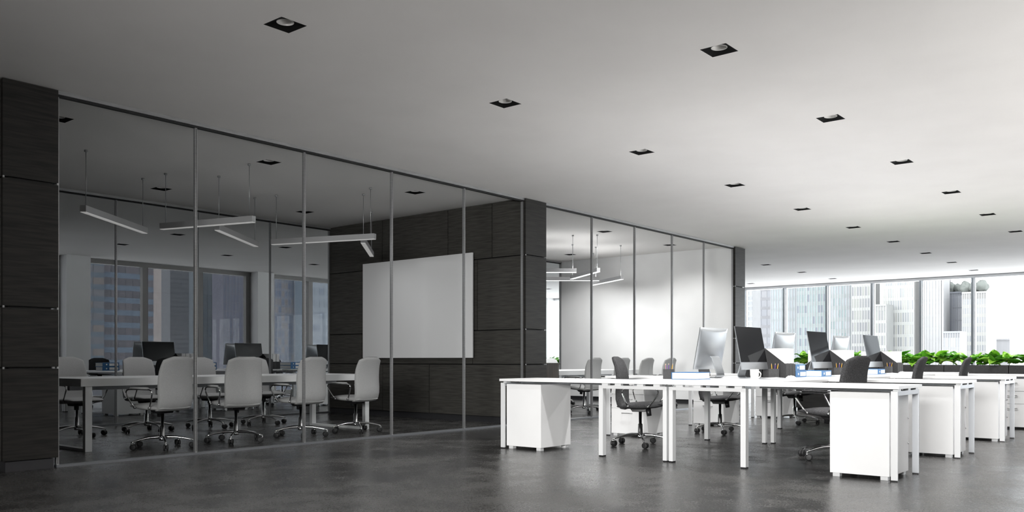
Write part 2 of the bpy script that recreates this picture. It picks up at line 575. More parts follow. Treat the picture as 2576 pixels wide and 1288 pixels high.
# ---- dark panelled cross walls between the meeting rooms
GZ = [0.085, 0.885, 1.406, 2.505, CZ]
def end_panels(parent, x0, x1, yf):
    for a, b_ in zip(GZ[:-1], GZ[1:]):
        box('panel', 'panel', x0, x1, yf, yf + 0.045, a + 0.008, b_ - 0.008, parent, 0.003)
    for g in GZ[1:-1]:
        for xx in (x0 + 0.006, x1 - 0.006):
            box('corner_clip', 'alu', xx - 0.006, xx + 0.006, yf - 0.002, yf + 0.012, g - 0.009, g + 0.009, parent)
def dark_wall(name, x0, x1, west, east, label):
    w = empty(name, kind='structure', label=label)
    box('core', 'groove', x0 + 0.045, x1 - 0.045, 7.985, 12.55, 0.085, CZ + 0.05, w)
    box('plinth', 'plinth', x0 + 0.03, x1 - 0.03, 7.97, 12.55, 0, 0.085, w)
    end_panels(w, x0, x1, 7.94)
    for side, x, spec in (('w', x0, west), ('e', x1, east)):
        a0, a1 = (x, x + 0.045) if side == 'w' else (x - 0.045, x)
        if spec == 'white':
            box('wall_panel', 'plaster', a0, a1, 7.99, 12.55, 0.085, CZ + 0.02, w)
        else:
            for (z0, z1), seams in zip(zip(GZ[:-1], GZ[1:]), spec):
                e = [7.99] + sorted(seams) + [12.50]
                for y0, y1 in zip(e[:-1], e[1:]):
                    box('panel', 'panel_lit' if side == 'w' else 'panel', a0, a1, y0 + 0.008, y1 - 0.008, z0 + 0.008, z1 - 0.008, w, 0.003)
    return w
SEAM = ([9.95, 11.07], [9.0, 11.6], [8.9, 10.4], [8.60, 9.53, 11.08])
dark_wall('wall_west_meeting', GX, 3.30, SEAM, SEAM, 'near-black wood panelled wall end beside the glass partition')
dark_wall('wall_middle_meeting', 9.90, 10.40, SEAM, SEAM, 'near-black wood panelled wall carrying the whiteboard')
dark_wall('wall_east_meeting', 16.95, GX2, 'white', SEAM, 'white wall of the bright meeting room ending in a dark pillar')

# ---- glass partitions
def glass_wall(name, x0, x1, y, mull, label):
    w = empty(name, kind='structure', label=label)
    box('top_rail', 'alu', x0, x1, y - 0.035, y + 0.035, CZ - 0.035, CZ, w)
    box('top_gasket', 'groove', x0, x1, y - 0.018, y + 0.018, CZ - 0.055, CZ - 0.035, w)
    box('bottom_rail', 'alu_dark', x0, x1, y - 0.03, y + 0.03, 0, 0.022, w)
    e = [x0] + mull + [x1]
    for a, b_ in zip(e[:-1], e[1:]):
        box('pane', 'glass', a + 0.006, b_ - 0.006, y - 0.004, y + 0.004, 0.022, CZ - 0.055, w)
    jm = MB().box(-0.0105, 0.0105, -0.018, 0.018, 0.022, CZ - 0.055).mesh('mullion', 'alu')
    js = MB().box(-0.0025, 0.0025, -0.0195, -0.0175, 0.03, CZ - 0.06).mesh('mullion_groove', 'groove')
    for q in mull + [x0 + 0.012, x1 - 0.012]:
        o = link('mullion', jm, w, (q, y, 0))
        link('mullion_groove', js, o)
    return w
MUL1 = [4.647, 5.976, 7.300, 8.624]
MUL2 = [11.70, 13.03, 14.36, 15.64]
glass_wall('wall_front_meeting_west', 3.30, 9.90, 8.0, MUL1, 'frameless glass wall of the dim meeting room with slim aluminium joints')
glass_wall('wall_front_meeting_east', 10.40, 16.95, 8.0, MUL2, 'frameless glass wall of the bright meeting room with slim aluminium joints')
glass_wall('wall_rear_meeting_west', 3.30, 9.90, 12.5, [4.66, 6.0, 7.3, 8.64], 'rear glass wall of the dim meeting room')
glass_wall('wall_rear_meeting_east', 10.40, 16.95, 12.5, [11.7, 13.03, 14.36, 15.64], 'rear glass wall of the bright meeting room')

# ------------------------------------------------------------------ whiteboard
t = empty('whiteboard', (9.855, 10.22, 0.985), label='large blank whiteboard hung on the dark panelled meeting room wall', cat='whiteboard')
MB().box(-0.028, 0.0, -1.28, 1.28, 0, 1.625).build('board', 'board', t, 0.004)
MB().box(0.0, 0.043, -1.22, 1.22, 0.06, 1.565).build('back_frame', 'alu_dark', t)

# ------------------------------------------------------------------ chairs
def make_chair(fab, label, group):
    t = empty('swivel_chair', label=label, cat='chair', group=group)
    # backrest: a curved pad, rounded in section and arched along its top edge
    ctr = [(-0.150, 0.418), (-0.190, 0.430), (-0.218, 0.465), (-0.230, 0.52), (-0.231, 0.60), (-0.226, 0.68), (-0.228, 0.76), (-0.240, 0.84), (-0.262, 0.91), (-0.286, 0.965), (-0.297, 0.994), (-0.300, 1.002)]
    wid = [0.40, 0.425, 0.435, 0.44, 0.445, 0.445, 0.44, 0.430, 0.416, 0.406, 0.402, 0.399]
    thk = [0.030, 0.045, 0.055, 0.058, 0.056, 0.052, 0.050, 0.048, 0.044, 0.040, 0.034, 0.014]
    rings = []
    for k, (y, z) in enumerate(ctr):
        a = ctr[max(k - 1, 0)]
        b = ctr[min(k + 1, len(ctr) - 1)]
        ty, tz = b[0] - a[0], b[1] - a[1]
        q = math.hypot(ty, tz)
        ty, tz = ty / q, tz / q
        arch = 0.056 * max(0.0, (z - 0.80) / 0.202) ** 1.2
        ring = []
        for x, n in cross(wid[k], thk[k], 6.0, 32):
            d = -arch * (abs(2 * x / wid[k])) ** 1.9
            wrap = 0.030 * (2 * x / wid[k]) ** 2
            ring.append((x, y + ty * d - tz * n + wrap, z + tz * d + ty * n))
        rings.append(ring)
    MB().ring_loft(rings).build('backrest', fab, t)
    # seat pad: lens-shaped in profile
    sy = [-0.225, -0.215, -0.18, -0.12, -0.05, 0.03, 0.11, 0.18, 0.235, 0.262, 0.272]
    sz = [0.440, 0.440, 0.441, 0.443, 0.446, 0.449, 0.453, 0.456, 0.458, 0.456, 0.452]
    st = [0.012, 0.030, 0.050, 0.066, 0.076, 0.080, 0.078, 0.066, 0.045, 0.024, 0.006]
    sw = [0.36, 0.40, 0.43, 0.45, 0.462, 0.465, 0.462, 0.45, 0.43, 0.40, 0.36]
    MB().ring_loft([[(x, y, z + n) for x, n in cross(w, th, 2.7)] for y, z, th, w in zip(sy, sz, st, sw)]).build('seat', fab, t)
    # arms: chrome loops with padded tops
    for s in (-1, 1):
        x = 0.238 * s
        pts = [(x, -0.060, 0.445), (x * 1.04, -0.085, 0.52), (x * 1.07, -0.108, 0.605), (x * 1.075, -0.112, 0.628), (x * 1.075, -0.100, 0.650), (x * 1.075, -0.075, 0.660),
               (x * 1.075, 0.06, 0.662), (x * 1.075, 0.185, 0.660), (x * 1.075, 0.212, 0.650), (x * 1.075, 0.222, 0.628), (x * 1.07, 0.216, 0.600), (x * 1.04, 0.170, 0.52), (x, 0.125, 0.445)]
        pts = [(px, 0.055 + (py - 0.055) * 1.2, pz if pz < 0.5 else pz - 0.02) for px, py, pz in pts]
        a = MB().sweep(pts, 0.0085, 8).build('armrest', 'chrome', t)
        pp = []
        for y, w, th in ((-0.085, 0.018, 0.008), (-0.075, 0.034, 0.018), (-0.04, 0.042, 0.022), (0.06, 0.044, 0.024), (0.14, 0.042, 0.022), (0.178, 0.034, 0.018), (0.188, 0.018, 0.008)):
            pp.append([(x * 1.075 + u, y, 0.654 + n) for u, n in cross(w, th, 2.6, 14)])
        MB().ring_loft(pp).build('arm_pad', fab, a)
        for y in (-0.083, 0.139):
            MB().cyl((x * 0.96, y, 0.445), (x * 1.05, y, 0.445), 0.012, n=10).build('arm_bolt', 'chrome', a)
    # mechanism, gas lift, base
    MB().prism([(-0.10, 0.412), (-0.075, 0.378), (0.06, 0.378), (0.11, 0.412)], 'x', -0.075, 0.075).build('mechanism', 'black', t, 0.006)
    MB().cyl((0.055, 0.10, 0.412), (0.062, 0.115, 0.335), 0.030, 0.026, 14).build('tension_knob', 'black', t)
    MB().lathe([(0.017, 0.385), (0.017, 0.245), (0.026, 0.240), (0.029, 0.115), (0.034, 0.110), (0.034, 0.085), (0.02, 0.080)], 18).build('gas_lift', 'chrome', t)
    for k in range(5):
        a = 2 * PI * k / 5 + 0.33
        c, s = math.cos(a), math.sin(a)
        pr = [(0.02, 0.118, 0.024), (0.06, 0.122, 0.021), (0.14, 0.120, 0.018), (0.22, 0.108, 0.0155), (0.29, 0.092, 0.013), (0.335, 0.078, 0.011)]
        MB().sweep([(c * r, s * r, z) for r, z, _ in pr], [q for _, _, q in pr], 8, flat=0.75).build('base_leg', 'chrome', t)
        cx, cy = c * 0.33, s * 0.33
        ca = a + 0.9 + 0.7 * k
        u, v = math.cos(ca), math.sin(ca)
        wx, wy = cx + u * 0.022, cy + v * 0.022
        b = MB()
        b.sweep([(cx, cy, 0.076), (cx, cy, 0.058), (wx, wy, 0.052)], [0.008, 0.010, 0.014], 8)
        q = b.build('caster', 'chrome', t)
        w = MB()
        p, n2 = Vector((wx, wy, 0.032)), Vector((-v, u, 0))
        w.sweep([p - n2 * 0.026, p - n2 * 0.024, p - n2 * 0.007, p - n2 * 0.006, p + n2 * 0.006, p + n2 * 0.007, p + n2 * 0.024, p + n2 * 0.026], [0.022, 0.031, 0.032, 0.012, 0.012, 0.032, 0.031, 0.022], 18)
        w.build('wheel', 'rubber', q)
    return t

GL = 'light grey meeting room chairs'
chair_l = make_chair('fabric_light', 'x', GL)
chair_d = make_chair('fabric_dark', 'x', 'charcoal office chairs')
used = {}
def chair(kind, x, y, rz, label, group):
    src = chair_l if kind == 'l' else chair_d
    if kind not in used:
        used[kind] = 1
        src.location = (x, y, 0)
        src.rotation_euler = (0, 0, rz)
        return tag(src, label, 'chair', group)
    return copy_tree(src, (x, y, 0), rz, label, group, 'chair')

NR = ['leftmost', 'second', 'third', 'fourth']
for k, x in enumerate((4.76, 5.66, 6.57, 7.45)):
    lab = ['light grey swivel chair with its back to the glass, nearest the dark pillar', 'second light grey swivel chair from the dark pillar, backing onto the glass',
           'third light grey swivel chair from the dark pillar, backing onto the glass', 'light grey swivel chair backing onto the glass, nearest the whiteboard'][k]
    chair('l', x, 8.86, [0.22, -0.14, 0.06, 0.13][k], lab, GL)
for k, x in enumerate((4.80, 5.70, 6.62, 7.50)):
    lab = ['light grey chair across the white table, half hidden by the dark pillar', 'light grey chair across the white table facing out, second from the dark pillar',
           'light grey chair across the white table, behind the first glass joint', 'light grey chair across the white table, hidden but for its seat'][k]
    chair('l', x, 11.02, PI + [0.05, 0, 0.02, -0.03][k], lab, GL)
for k, x in enumerate((12.72, 13.66, 14.54, 15.42)):
    lab = ['light grey chair in the bright meeting room, nearest the wooden cabinet', 'light grey chair in the bright meeting room, behind the charcoal chair',
           'third light grey chair from the wooden cabinet in the bright meeting room', 'light grey chair in the bright meeting room, nearest the white wall'][k]
    chair('l', x, 8.86, -0.05, lab, 'light grey chairs in the bright meeting room')
chair('l', 14.92, 11.02, PI, 'white chair back rising above the wooden cabinet in the bright meeting room', 'light grey chairs in the bright meeting room')

# ------------------------------------------------------------------ meeting tables
def meeting_table(x0, x1, y0, y1, label):
    cx, cy = (x0 + x1) / 2, (y0 + y1) / 2
    t = empty('meeting_table', (cx, cy, 0), label=label, cat='table')
    hx, hy = (x1 - x0) / 2, (y1 - y0) / 2
    MB().box(-hx, hx, -hy, hy, 0.678, 0.758).build('tabletop', 'white', t, 0.004)
    for s in (-1, 1):
        fx = s * (hx - 0.09)
        fr = empty('leg_frame', (fx, 0, 0), parent=t)
        for q in (-1, 1):
            yy = q * (hy - 0.05)
            MB().box(-0.035, 0.035, yy - 0.03, yy + 0.03, 0.0, 0.678).build('leg', 'whiteframe', fr, 0.003)
        MB().box(-0.035, 0.035, -hy + 0.08, hy - 0.08, 0.0, 0.03).build('floor_bar', 'whiteframe', fr, 0.003)
    MB().box(-hx + 0.15, hx - 0.15, -0.03, 0.03, 0.62, 0.678).build('under_beam', 'silverframe', t)
    return t
meeting_table(3.98, 7.92, 9.05, 10.32, 'long white meeting table with thick top in the dim meeting room')
meeting_table(12.2, 15.0, 9.05, 10.32, 'white meeting table with thick top in the bright meeting room')

# wooden cabinet in the bright meeting room
t = empty('wooden_cabinet', (10.76, 8.42, 0), label='low dark oak cabinet standing against the black pillar in the bright meeting room', cat='cabinet')
MB().box(-0.30, 0.27, -0.24, 0.24, 0.04, 0.885).build('body', 'wood', t, 0.003)
MB().box(-0.31, 0.31, -0.25, 0.25, 0.885, 0.905).build('top_board', 'wood', t, 0.002)
for s in (-1, 1):
    d = MB().box(0.272, 0.292, -0.235 if s < 0 else 0.003, -0.003 if s < 0 else 0.235, 0.05, 0.875).build('door', 'wood', t, 0.002)
    MB().box(0.292, 0.31, -0.05 if s < 0 else 0.03, -0.03 if s < 0 else 0.05, 0.45, 0.62).build('handle', 'alu', d)
MB().box(-0.28, 0.25, -0.21, 0.21, 0, 0.04).build('plinth', 'black', t)

# ------------------------------------------------------------------ linear pendant lamps
def pendant(p0, p1, label, group, lit):
    cx, cy = (p0[0] + p1[0]) / 2, (p0[1] + p1[1]) / 2
    L = math.hypot(p1[0] - p0[0], p1[1] - p0[1])
    a = math.atan2(p1[1] - p0[1], p1[0] - p0[0])
    t = empty('linear_pendant_lamp', (cx, cy, CZ), a, label, 'pendant lamp', group)
    z0, z1 = 2.625 - CZ, 2.705 - CZ
    MB().box(-L / 2, L / 2, -0.034, 0.034, z0 + 0.006, z1).build('housing', 'tube_body', t, 0.002)
    MB().box(-L / 2 + 0.004, L / 2 - 0.004, -0.031, 0.031, z0, z0 + 0.006).build('diffuser', 'diff_on' if lit else 'diff_dim', t)
    for s in (-1, 1):
        x = s * (L / 2 - 0.07)
        w = MB().cyl((x, 0, z1), (x, 0, -0.02), 0.0045, n=8).build('suspension_wire', 'alu', t)
        MB().cyl((x, 0, -0.022), (x, 0, 0), 0.020, n=14).build('ceiling_cap', 'alu', w)
    if not lit:
        l = bpy.data.lights.new('lamp_glow', 'AREA')
        l.shape = 'RECTANGLE'
        l.size, l.size_y = L - 0.02, 0.06
        l.energy = 4.5
        l.cycles.use_multiple_importance_sampling = False
        o = bpy.data.objects.new('lamp_glow', l)
        COL.objects.link(o)
        o.parent = t
        o.location = (0, 0, z0 - 0.004)
    if lit:
        for nm, en, zz, rx in (('lamp_glow', 26, z0 - 0.004, 0.0), ('pendant_ceiling_fill', 3.2, z1 + 0.004, PI)):  # the second is an added upward fill for the ceiling
            l = bpy.data.lights.new(nm, 'AREA')
            l.shape = 'RECTANGLE'
            l.size, l.size_y = L - 0.02, 0.06
            l.energy = en
            l.cycles.use_multiple_importance_sampling = False
            o = bpy.data.objects.new(nm, l)
            COL.objects.link(o)
            o.parent = t
            o.location = (0, 0, zz)
            o.rotation_euler = (rx, 0, 0)
    return t
G1, G2 = 'linear pendants over the meeting table', 'linear pendants in the bright meeting room'
pendant((4.40, 9.95), (5.68, 11.02), 'grey linear pendant lamp over the dim meeting table, nearest the dark pillar', G1, False)
pendant((5.64, 10.52), (6.06, 9.10), 'grey linear pendant lamp hung crosswise, second from the dark pillar', G1, False)
pendant((6.13, 10.03), (7.40, 11.05), 'grey linear pendant lamp slanting away over the middle of the dim table', G1, False)
pendant((7.42, 10.68), (7.98, 9.08), 'grey linear pendant lamp hung crosswise in front of the dark panelled wall', G1, False)
pendant((8.14, 9.52), (9.30, 10.66), 'short-looking grey linear pendant lamp end-on against the dark panelled wall', G1, False)
pendant((13.50, 9.58), (12.45, 10.85), 'lit linear pendant lamp emerging from behind the black pillar, upper of two', G2, True)
pendant((13.66, 9.18), (14.56, 10.46), 'lit linear pendant lamp slanting up to the first joint of the bright room', G2, True)
pendant((15.20, 10.20), (14.15, 11.47), 'lit linear pendant lamp emerging from behind the black pillar, lower of two', G2, True)
pendant((15.25, 9.66), (16.05, 10.96), 'lit linear pendant lamp slanting up past the first joint, nearest the white wall', G2, True)

# ------------------------------------------------------------------ workstations
ZT = 0.750
CELL = [7.10, 9.16, 11.33, 13.48]
YC = 4.0
ROWN = ['first', 'second', 'third', 'fourth']
def workstation(x0, side, inset, length, dx, dy, label, group, long_leg=0.0):
    """L-shaped desk: a main top running away along x and a return running along y; side +1 is the meeting-room side."""
    t = empty('l_shaped_desk', (x0 + dx, YC + dy, 0), label=label, cat='desk', group=group)
    s = side
    def Y(a, b):
        a, b = s * a, s * b
        return (min(a, b), max(a, b))
    poly = [(-0.02, 0.004), (length, 0.004), (length, 0.775), (0.645, 0.775), (0.645, 2.045), (-0.02, 2.045)]
    MB().prism([(x, s * y) for x, y in poly], 'z', ZT - 0.026, ZT).build('worktop', 'white', t, 0.002)
    # main frame at the near end
    xa = inset + (0.09 if (long_leg and s < 0) else 0)
    fr = empty('main_frame', parent=t)
    for a, b in ((0.012, 0.052), (0.722, 0.770)):
        y0, y1 = Y(a, b)
        g = MB().box(xa, xa + 0.062, y0, y1, 0.012, 0.704).build('leg', 'whiteframe', fr, 0.002)
        MB().box(xa + 0.002, xa + 0.060, y0 + 0.002, y1 - 0.002, 0.0, 0.012).build('foot', 'black', g)
    y0, y1 = Y(0.052, 0.722)
    MB().box(xa, xa + 0.05, y0, y1, 0.672, 0.704).build('beam', 'whiteframe', fr, 0.002)
    for q in (0.12, 0.30, 0.55, 0.70):
        y0, y1 = Y(q - 0.035, q + 0.035)
        MB().box(xa + 0.004, xa + 0.046, y0, y1, 0.704, ZT - 0.026).build('spacer', 'whiteframe', fr)
    # return end frame: two flat legs and a beam
    fr = empty('end_frame', parent=t)
    y0, y1 = Y(1.982, 2.032)
    for xx in (-0.012, 0.585):
        g = MB().box(xx, xx + 0.022, y0, y1, 0.010, 0.708).build('leg', 'silverframe' if xx > 0.1 else 'whiteframe', fr, 0.0015)
        MB().box(xx + 0.001, xx + 0.021, y0 + 0.001, y1 - 0.001, 0, 0.010).build('foot', 'black', g)
    MB().box(0.010, 0.585, y0, y1, 0.672, 0.708).build('beam', 'silverframe', fr, 0.0015)
    for q in (0.03, 0.30, 0.52):
        MB().box(q, q + 0.07, y0 + 0.004, y1 - 0.004, 0.708, ZT - 0.026).build('spacer', 'whiteframe', fr)
    # support rail under the return and main tops
    y0, y1 = Y(0.78, 1.98)
    MB().box(0.27, 0.31, y0, y1, 0.698, ZT - 0.026).build('under_rail', 'silverframe', t)
    y0, y1 = Y(0.36, 0.40)
    MB().box(xa + 0.062, length - 0.05, y0, y1, 0.698, ZT - 0.026).build('under_rail', 'silverframe', t)
    return t

def pedestal(x0, side, drawers, dx, dy, label, group):
    """Under-desk cabinet at the end of a return."""
    ya, yb = (1.50, 1.965)
    y0, y1 = (YC + side * ya, YC + side * yb) if side > 0 else (YC - yb, YC - ya)
    t = empty('drawer_pedestal', (x0 + dx + 0.275, (y0 + y1) / 2 + dy, 0), label=label, cat='cabinet', group=group)
    hx, hy = 0.265, (y1 - y0) / 2
    f = 0.018 if drawers else 0.0
    MB().box(-hx + f, hx, -hy, hy, 0.032, 0.694).build('body', 'white', t, 0.002)
    for sx in (-1, 1):
        for sy in (-1, 1):
            MB().box(sx * (hx - 0.045) - 0.028, sx * (hx - 0.045) + 0.028, sy * (hy - 0.045) - 0.028, sy * (hy - 0.045) + 0.028, 0.0, 0.032).build('foot', 'whiteframe', t, 0.002)
    if drawers:
        for z0, z1 in ((0.034, 0.345), (0.351, 0.520), (0.526, 0.692)):
            d = MB().box(-hx, -hx + f - 0.001, -hy, hy, z0, z1).build('drawer', 'white', t, 0.0015)
            zz = z1 - 0.055
            MB().sweep([(-hx, -0.07, zz), (-hx - 0.022, -0.07, zz), (-hx - 0.024, -0.05, zz), (-hx - 0.024, 0.05, zz), (-hx - 0.022, 0.07, zz), (-hx, 0.07, zz)], 0.0055, 8).build('handle', 'alu', d)
    else:
        for z in (0.26, 0.47):
            MB().cyl((hx - 0.02, -side * 0 + (-hy if side < 0 else hy), z), (hx - 0.02, (-hy - 0.008 if side < 0 else hy + 0.008), z), 0.007, n=10).build('cam_bolt', 'chrome', t)
    return t

SIDE = {1: 'on the meeting-room side', -1: 'on the open aisle side'}
DX2, DY2 = -0.20, 12.40
GD, GP = 'white L-shaped desks', 'white drawer pedestals'
for k, x0 in enumerate(CELL):
    nxt = (CELL[k + 1] if k < 3 else x0 + 2.15) - x0
    for s in (1, -1):
        workstation(x0, s, 0.0 if k == 0 else 0.18, nxt + (0.16 if k < 3 else 0) - 0.004 if False else nxt - 0.024, 0, 0,
                    'white L-shaped desk, %s from the camera %s' % (ROWN[k], SIDE[s]), GD, 1.0 if k else 0.0)
        dr = (s > 0 and k > 0) or (s < 0 and k == 3)
        pedestal(x0, s, dr, 0, 0, ('white drawer pedestal with slim handles under the %s desk ' if dr else 'plain white pedestal under the end of the %s desk ') % ROWN[k] + SIDE[s], GP)
for k, x0 in enumerate(CELL[:3]):
    nxt = CELL[k + 1] - x0
    for s in (1, -1):
        workstation(x0, s, 0.0 if k == 0 else 0.18, nxt - 0.024, DX2, DY2, 'white L-shaped rear-office desk, %s from the camera, %s side' % (ROWN[k], 'window' if s > 0 else 'meeting-room'), 'white desks in the rear office', 1.0 if k else 0.0)
        pedestal(x0, s, k > 0, DX2, DY2, 'white pedestal under the %s desk of the rear office, %s side' % (ROWN[k], 'window' if s > 0 else 'meeting-room'), 'white pedestals in the rear office')

# ---- all-in-one computers
def make_computer():
    t = empty('desktop_computer')
    tl = R(10.5)
    bz, by = 0.098, -0.055
    st, ct = math.sin(tl), math.cos(tl)
    def P(x, w, n):
        return (x, by + w * st - n * ct, bz + w * ct + n * st)
    HW, HH = 0.335, 0.475
    # back shell, bulging towards the middle
    nx, nz = 14, 10
    vs, fs = [], []
    for j in range(nz + 1):
        for i in range(nx + 1):
            u, v = i / nx * 2 - 1, j / nz
            bulge = 0.006 + 0.040 * (1 - abs(u) ** 2.2) * (math.sin(PI * min(max(v * 1.0, 0), 1)) ** 0.8)
            vs.append(P(u * HW, v * HH, -bulge))
    for j in range(nz):
        for i in range(nx):
            a = j * (nx + 1) + i
            fs.append((a, a + 1, a + nx + 2, a + nx + 1))
    b = MB()
    b.add(vs, fs, True)
    o = len(b.v)
    edge = [j * (nx + 1) for j in range(nz + 1)] + [nz * (nx + 1) + i for i in range(1, nx + 1)] + [j * (nx + 1) + nx for j in range(nz - 1, -1, -1)] + [i for i in range(nx - 1, 0, -1)]
    fr = []
    for e in edge:
        u, v = (e % (nx + 1)) / nx * 2 - 1, (e // (nx + 1)) / nz
        fr.append(len(b.v))
        b.v.append(P(u * HW, v * HH, 0.003))
    m = len(edge)
    for i in range(m):
        b.f.append((edge[i], edge[(i + 1) % m], fr[(i + 1) % m], fr[i]))
        b.s.append(False)
    b.f.append(tuple(fr))
    b.s.append(False)
    b.build('back_shell', 'imac', t)
    def slab(name, m, x0, x1, w0, w1, n0, n1):
        q = MB()
        c = [P(x, w, n) for n in (n0, n1) for w in (w0, w1) for x in (x0, x1)]
        q.add(c, [(0, 1, 3, 2), (4, 6, 7, 5), (0, 4, 5, 1), (2, 3, 7, 6), (0, 2, 6, 4), (1, 5, 7, 3)])
        return q.build(name, m, t)
    slab('screen', 'screen', -HW + 0.002, HW - 0.002, 0.082, HH - 0.002, 0.003, 0.006)
    slab('chin', 'imac', -HW + 0.001, HW - 0.001, 0.001, 0.080, 0.003, 0.006)
    # bent stand plate
    line = [(-0.105, 0.006), (0.075, 0.006), (0.098, 0.012), (0.108, 0.030), (0.106, 0.050), (0.062, 0.195), (0.048, 0.232), (0.030, 0.243)]
    up, dn = [], []
    for k, (y, z) in enumerate(line):
        a, b2 = line[max(k - 1, 0)], line[min(k + 1, len(line) - 1)]
        ty, tz = b2[0] - a[0], b2[1] - a[1]
        q = math.hypot(ty, tz)
        up.append((y - tz / q * 0.005, z + ty / q * 0.005))
        dn.append((y + tz / q * 0.005, z - ty / q * 0.005))
    MB().prism(up + dn[::-1], 'x', -0.095, 0.095).build('stand', 'imac', t, 0.0015)
    return t
comp = None
GC = 'silver all-in-one computers'
def computer(x, y, rz, label, group=GC):
    global comp
    if comp is None:
        comp = make_computer()
        comp.location = (x, y, ZT)
        comp.rotation_euler = (0, 0, rz)
        return tag(comp, label, 'computer', group)
    return copy_tree(comp, (x, y, ZT), rz, label, group, 'computer')

# ---- keyboards, mice, mugs, binders, files, pencil cups
def make_keyboard():
    t = empty('keyboard')
    MB().prism([(-0.062, 0.0), (0.062, 0.0), (0.062, 0.014), (-0.062, 0.005)], 'x', -0.21, 0.21).build('tray', 'imac', t, 0.001)
    kb = MB()
    for r in range(5):
        y = -0.046 + r * 0.0225
        z = 0.0054 + (y + 0.062) / 0.124 * 0.009
        MB().box(-0.203, 0.203, y - 0.009, y + 0.009, z, z + 0.002).build('key_row', 'white', t)
    return t
def make_mouse():
    t = empty('computer_mouse')
    rings = []
    for y, w, h in ((-0.056, 0.02, 0.008), (-0.050, 0.042, 0.016), (-0.03, 0.058, 0.028), (0.0, 0.060, 0.033), (0.03, 0.056, 0.028), (0.05, 0.040, 0.016), (0.056, 0.02, 0.008)):
        rings.append([(w / 2 * math.cos(PI * i / 12), y, h * math.sin(PI * i / 12) ** 0.8) for i in range(13)])
    MB().ring_loft(rings).build('shell', 'white', t)
    MB().cyl((-0.003, 0.030, 0.0275), (0.003, 0.030, 0.0275), 0.004, n=10).build('scroll_wheel', 'silverframe', t)
    return t
def make_mug():
    t = empty('coffee_mug')
    MB().lathe([(0.0, 0.004), (0.030, 0.0), (0.034, 0.003), (0.0415, 0.050), (0.0435, 0.106), (0.0425, 0.108), (0.040, 0.106), (0.037, 0.05), (0.030, 0.008), (0.0, 0.008)], 28, close=True).build('cup', 'mug', t)
    pts = []
    for i in range(11):
        a = -0.5 * PI + PI * i / 10
        pts.append((0.038 + 0.036 * math.cos(a), 0, 0.056 + 0.032 * math.sin(a)))
    MB().sweep(pts, 0.0055, 10).build('handle', 'mug', t)
    return t
def make_binder():
    """Lying flat; spine towards -y, pages open to the other three sides."""
    t = empty('ring_binder')
    L, D, T = 0.32, 0.285, 0.075
    MB().prism([(-D / 2, 0), (D / 2, 0), (D / 2, 0.006), (-D / 2 + 0.006, 0.006), (-D / 2 + 0.006, T - 0.006), (D / 2, T - 0.006), (D / 2, T), (-D / 2, T)], 'x', -L / 2, L / 2).build('cover', 'blue', t)
    MB().box(-L / 2 + 0.006, L / 2 - 0.006, -D / 2 + 0.0065, D / 2 - 0.008, 0.0065, T - 0.0065).build('pages', 'paper', t)
    MB().box(-0.03, L / 2 - 0.02, -D / 2 - 0.0012, -D / 2 + 0.001, 0.014, T - 0.014).build('spine_label', 'paper', t)
    MB().cyl((-0.085, -D / 2 - 0.0015, T / 2), (-0.085, -D / 2 + 0.001, T / 2), 0.014, n=16).build('finger_ring', 'paper', t)
    return t
def make_file():
    """Slant-cut magazine file, open front towards -y, filled with papers."""
    t = empty('magazine_file')
    w = 0.044
    MB().prism([(-0.135, 0), (0.135, 0), (0.135, 0.335), (0.115, 0.335), (-0.125, 0.155), (-0.135, 0.155)], 'x', -w, w).build('box', 'card', t, 0.0015)
    MB().prism([(-0.118, 0.164), (0.105, 0.331), (-0.118, 0.331)], 'x', -w + 0.006, w - 0.006).build('papers', 'paper', t)
    return t
def make_cup():
    t = empty('pencil_cup')
    a, b, h = 0.043, 0.038, 0.105
    p = MB()
    sq = lambda r, z: [(-r, -r, z), (r, -r, z), (r, r, z), (-r, r, z)]
    p.ring_loft([sq(0.001, 0.001), sq(a, 0.0), sq(a, h), sq(b, h), sq(b, 0.004), sq(0.001, 0.004)], False, caps=False)
    p.build('box', 'cup', t)
    return t
def make_pencil(m):
    t = empty('pencil')
    MB().cyl((0, 0, 0.006), (0, 0, 0.150), 0.0038, n=6, smooth=False).build('shaft', m, t)
    q = MB().cyl((0, 0, 0.150), (0, 0, 0.166), 0.0038, 0.0012, n=6).build('sharpened_tip', 'pencil_wood', t)
    MB().cyl((0, 0, 0.166), (0, 0, 0.171), 0.0012, 0.0003, n=6).build('lead', 'black', q)
    return t
PROTO = {}
def item(key, maker, loc, rz, label, cat, group, tilt=None):
    if key not in PROTO:
        PROTO[key] = o = maker()
        o.location = loc
        o.rotation_euler = (0, 0, rz)
        tag(o, label, cat, group)
    else:
        o = copy_tree(PROTO[key], loc, rz, label, group, cat)
    if tilt:
        o.rotation_euler = (tilt[0], tilt[1], rz)
    return o
def cup_with_pencils(x, y, where, pens, group):
    seen = {}
    item('cup', make_cup, (x, y, ZT), 0, 'square dark grey pencil cup ' + where, 'pencil cup', 'pencil cups')
    for i, (m, dx, dy, ta, tb) in enumerate(pens):
        nm = {'pencil': 'yellow', 'purple': 'purple', 'teal': 'dark teal'}[m]
        item('pencil_' + m, lambda m=m: make_pencil(m), (x + dx, y + dy, ZT + 0.0), 0.3 * i, ('%s%s pencil in the cup ' % (['', 'second '][seen.setdefault(m, 0)], nm)) + where, 'pencil', group, (ta, tb))
        seen[m] += 1
PEN5 = [('pencil', -0.008, 0.018, -0.13, 0.06), ('pencil', 0.012, -0.016, 0.14, 0.04), ('purple', -0.020, 0.004, -0.12, -0.12), ('teal', 0.020, 0.010, 0.02, 0.05), ('purple', 0.0, 0.006, 0.04, -0.02)]
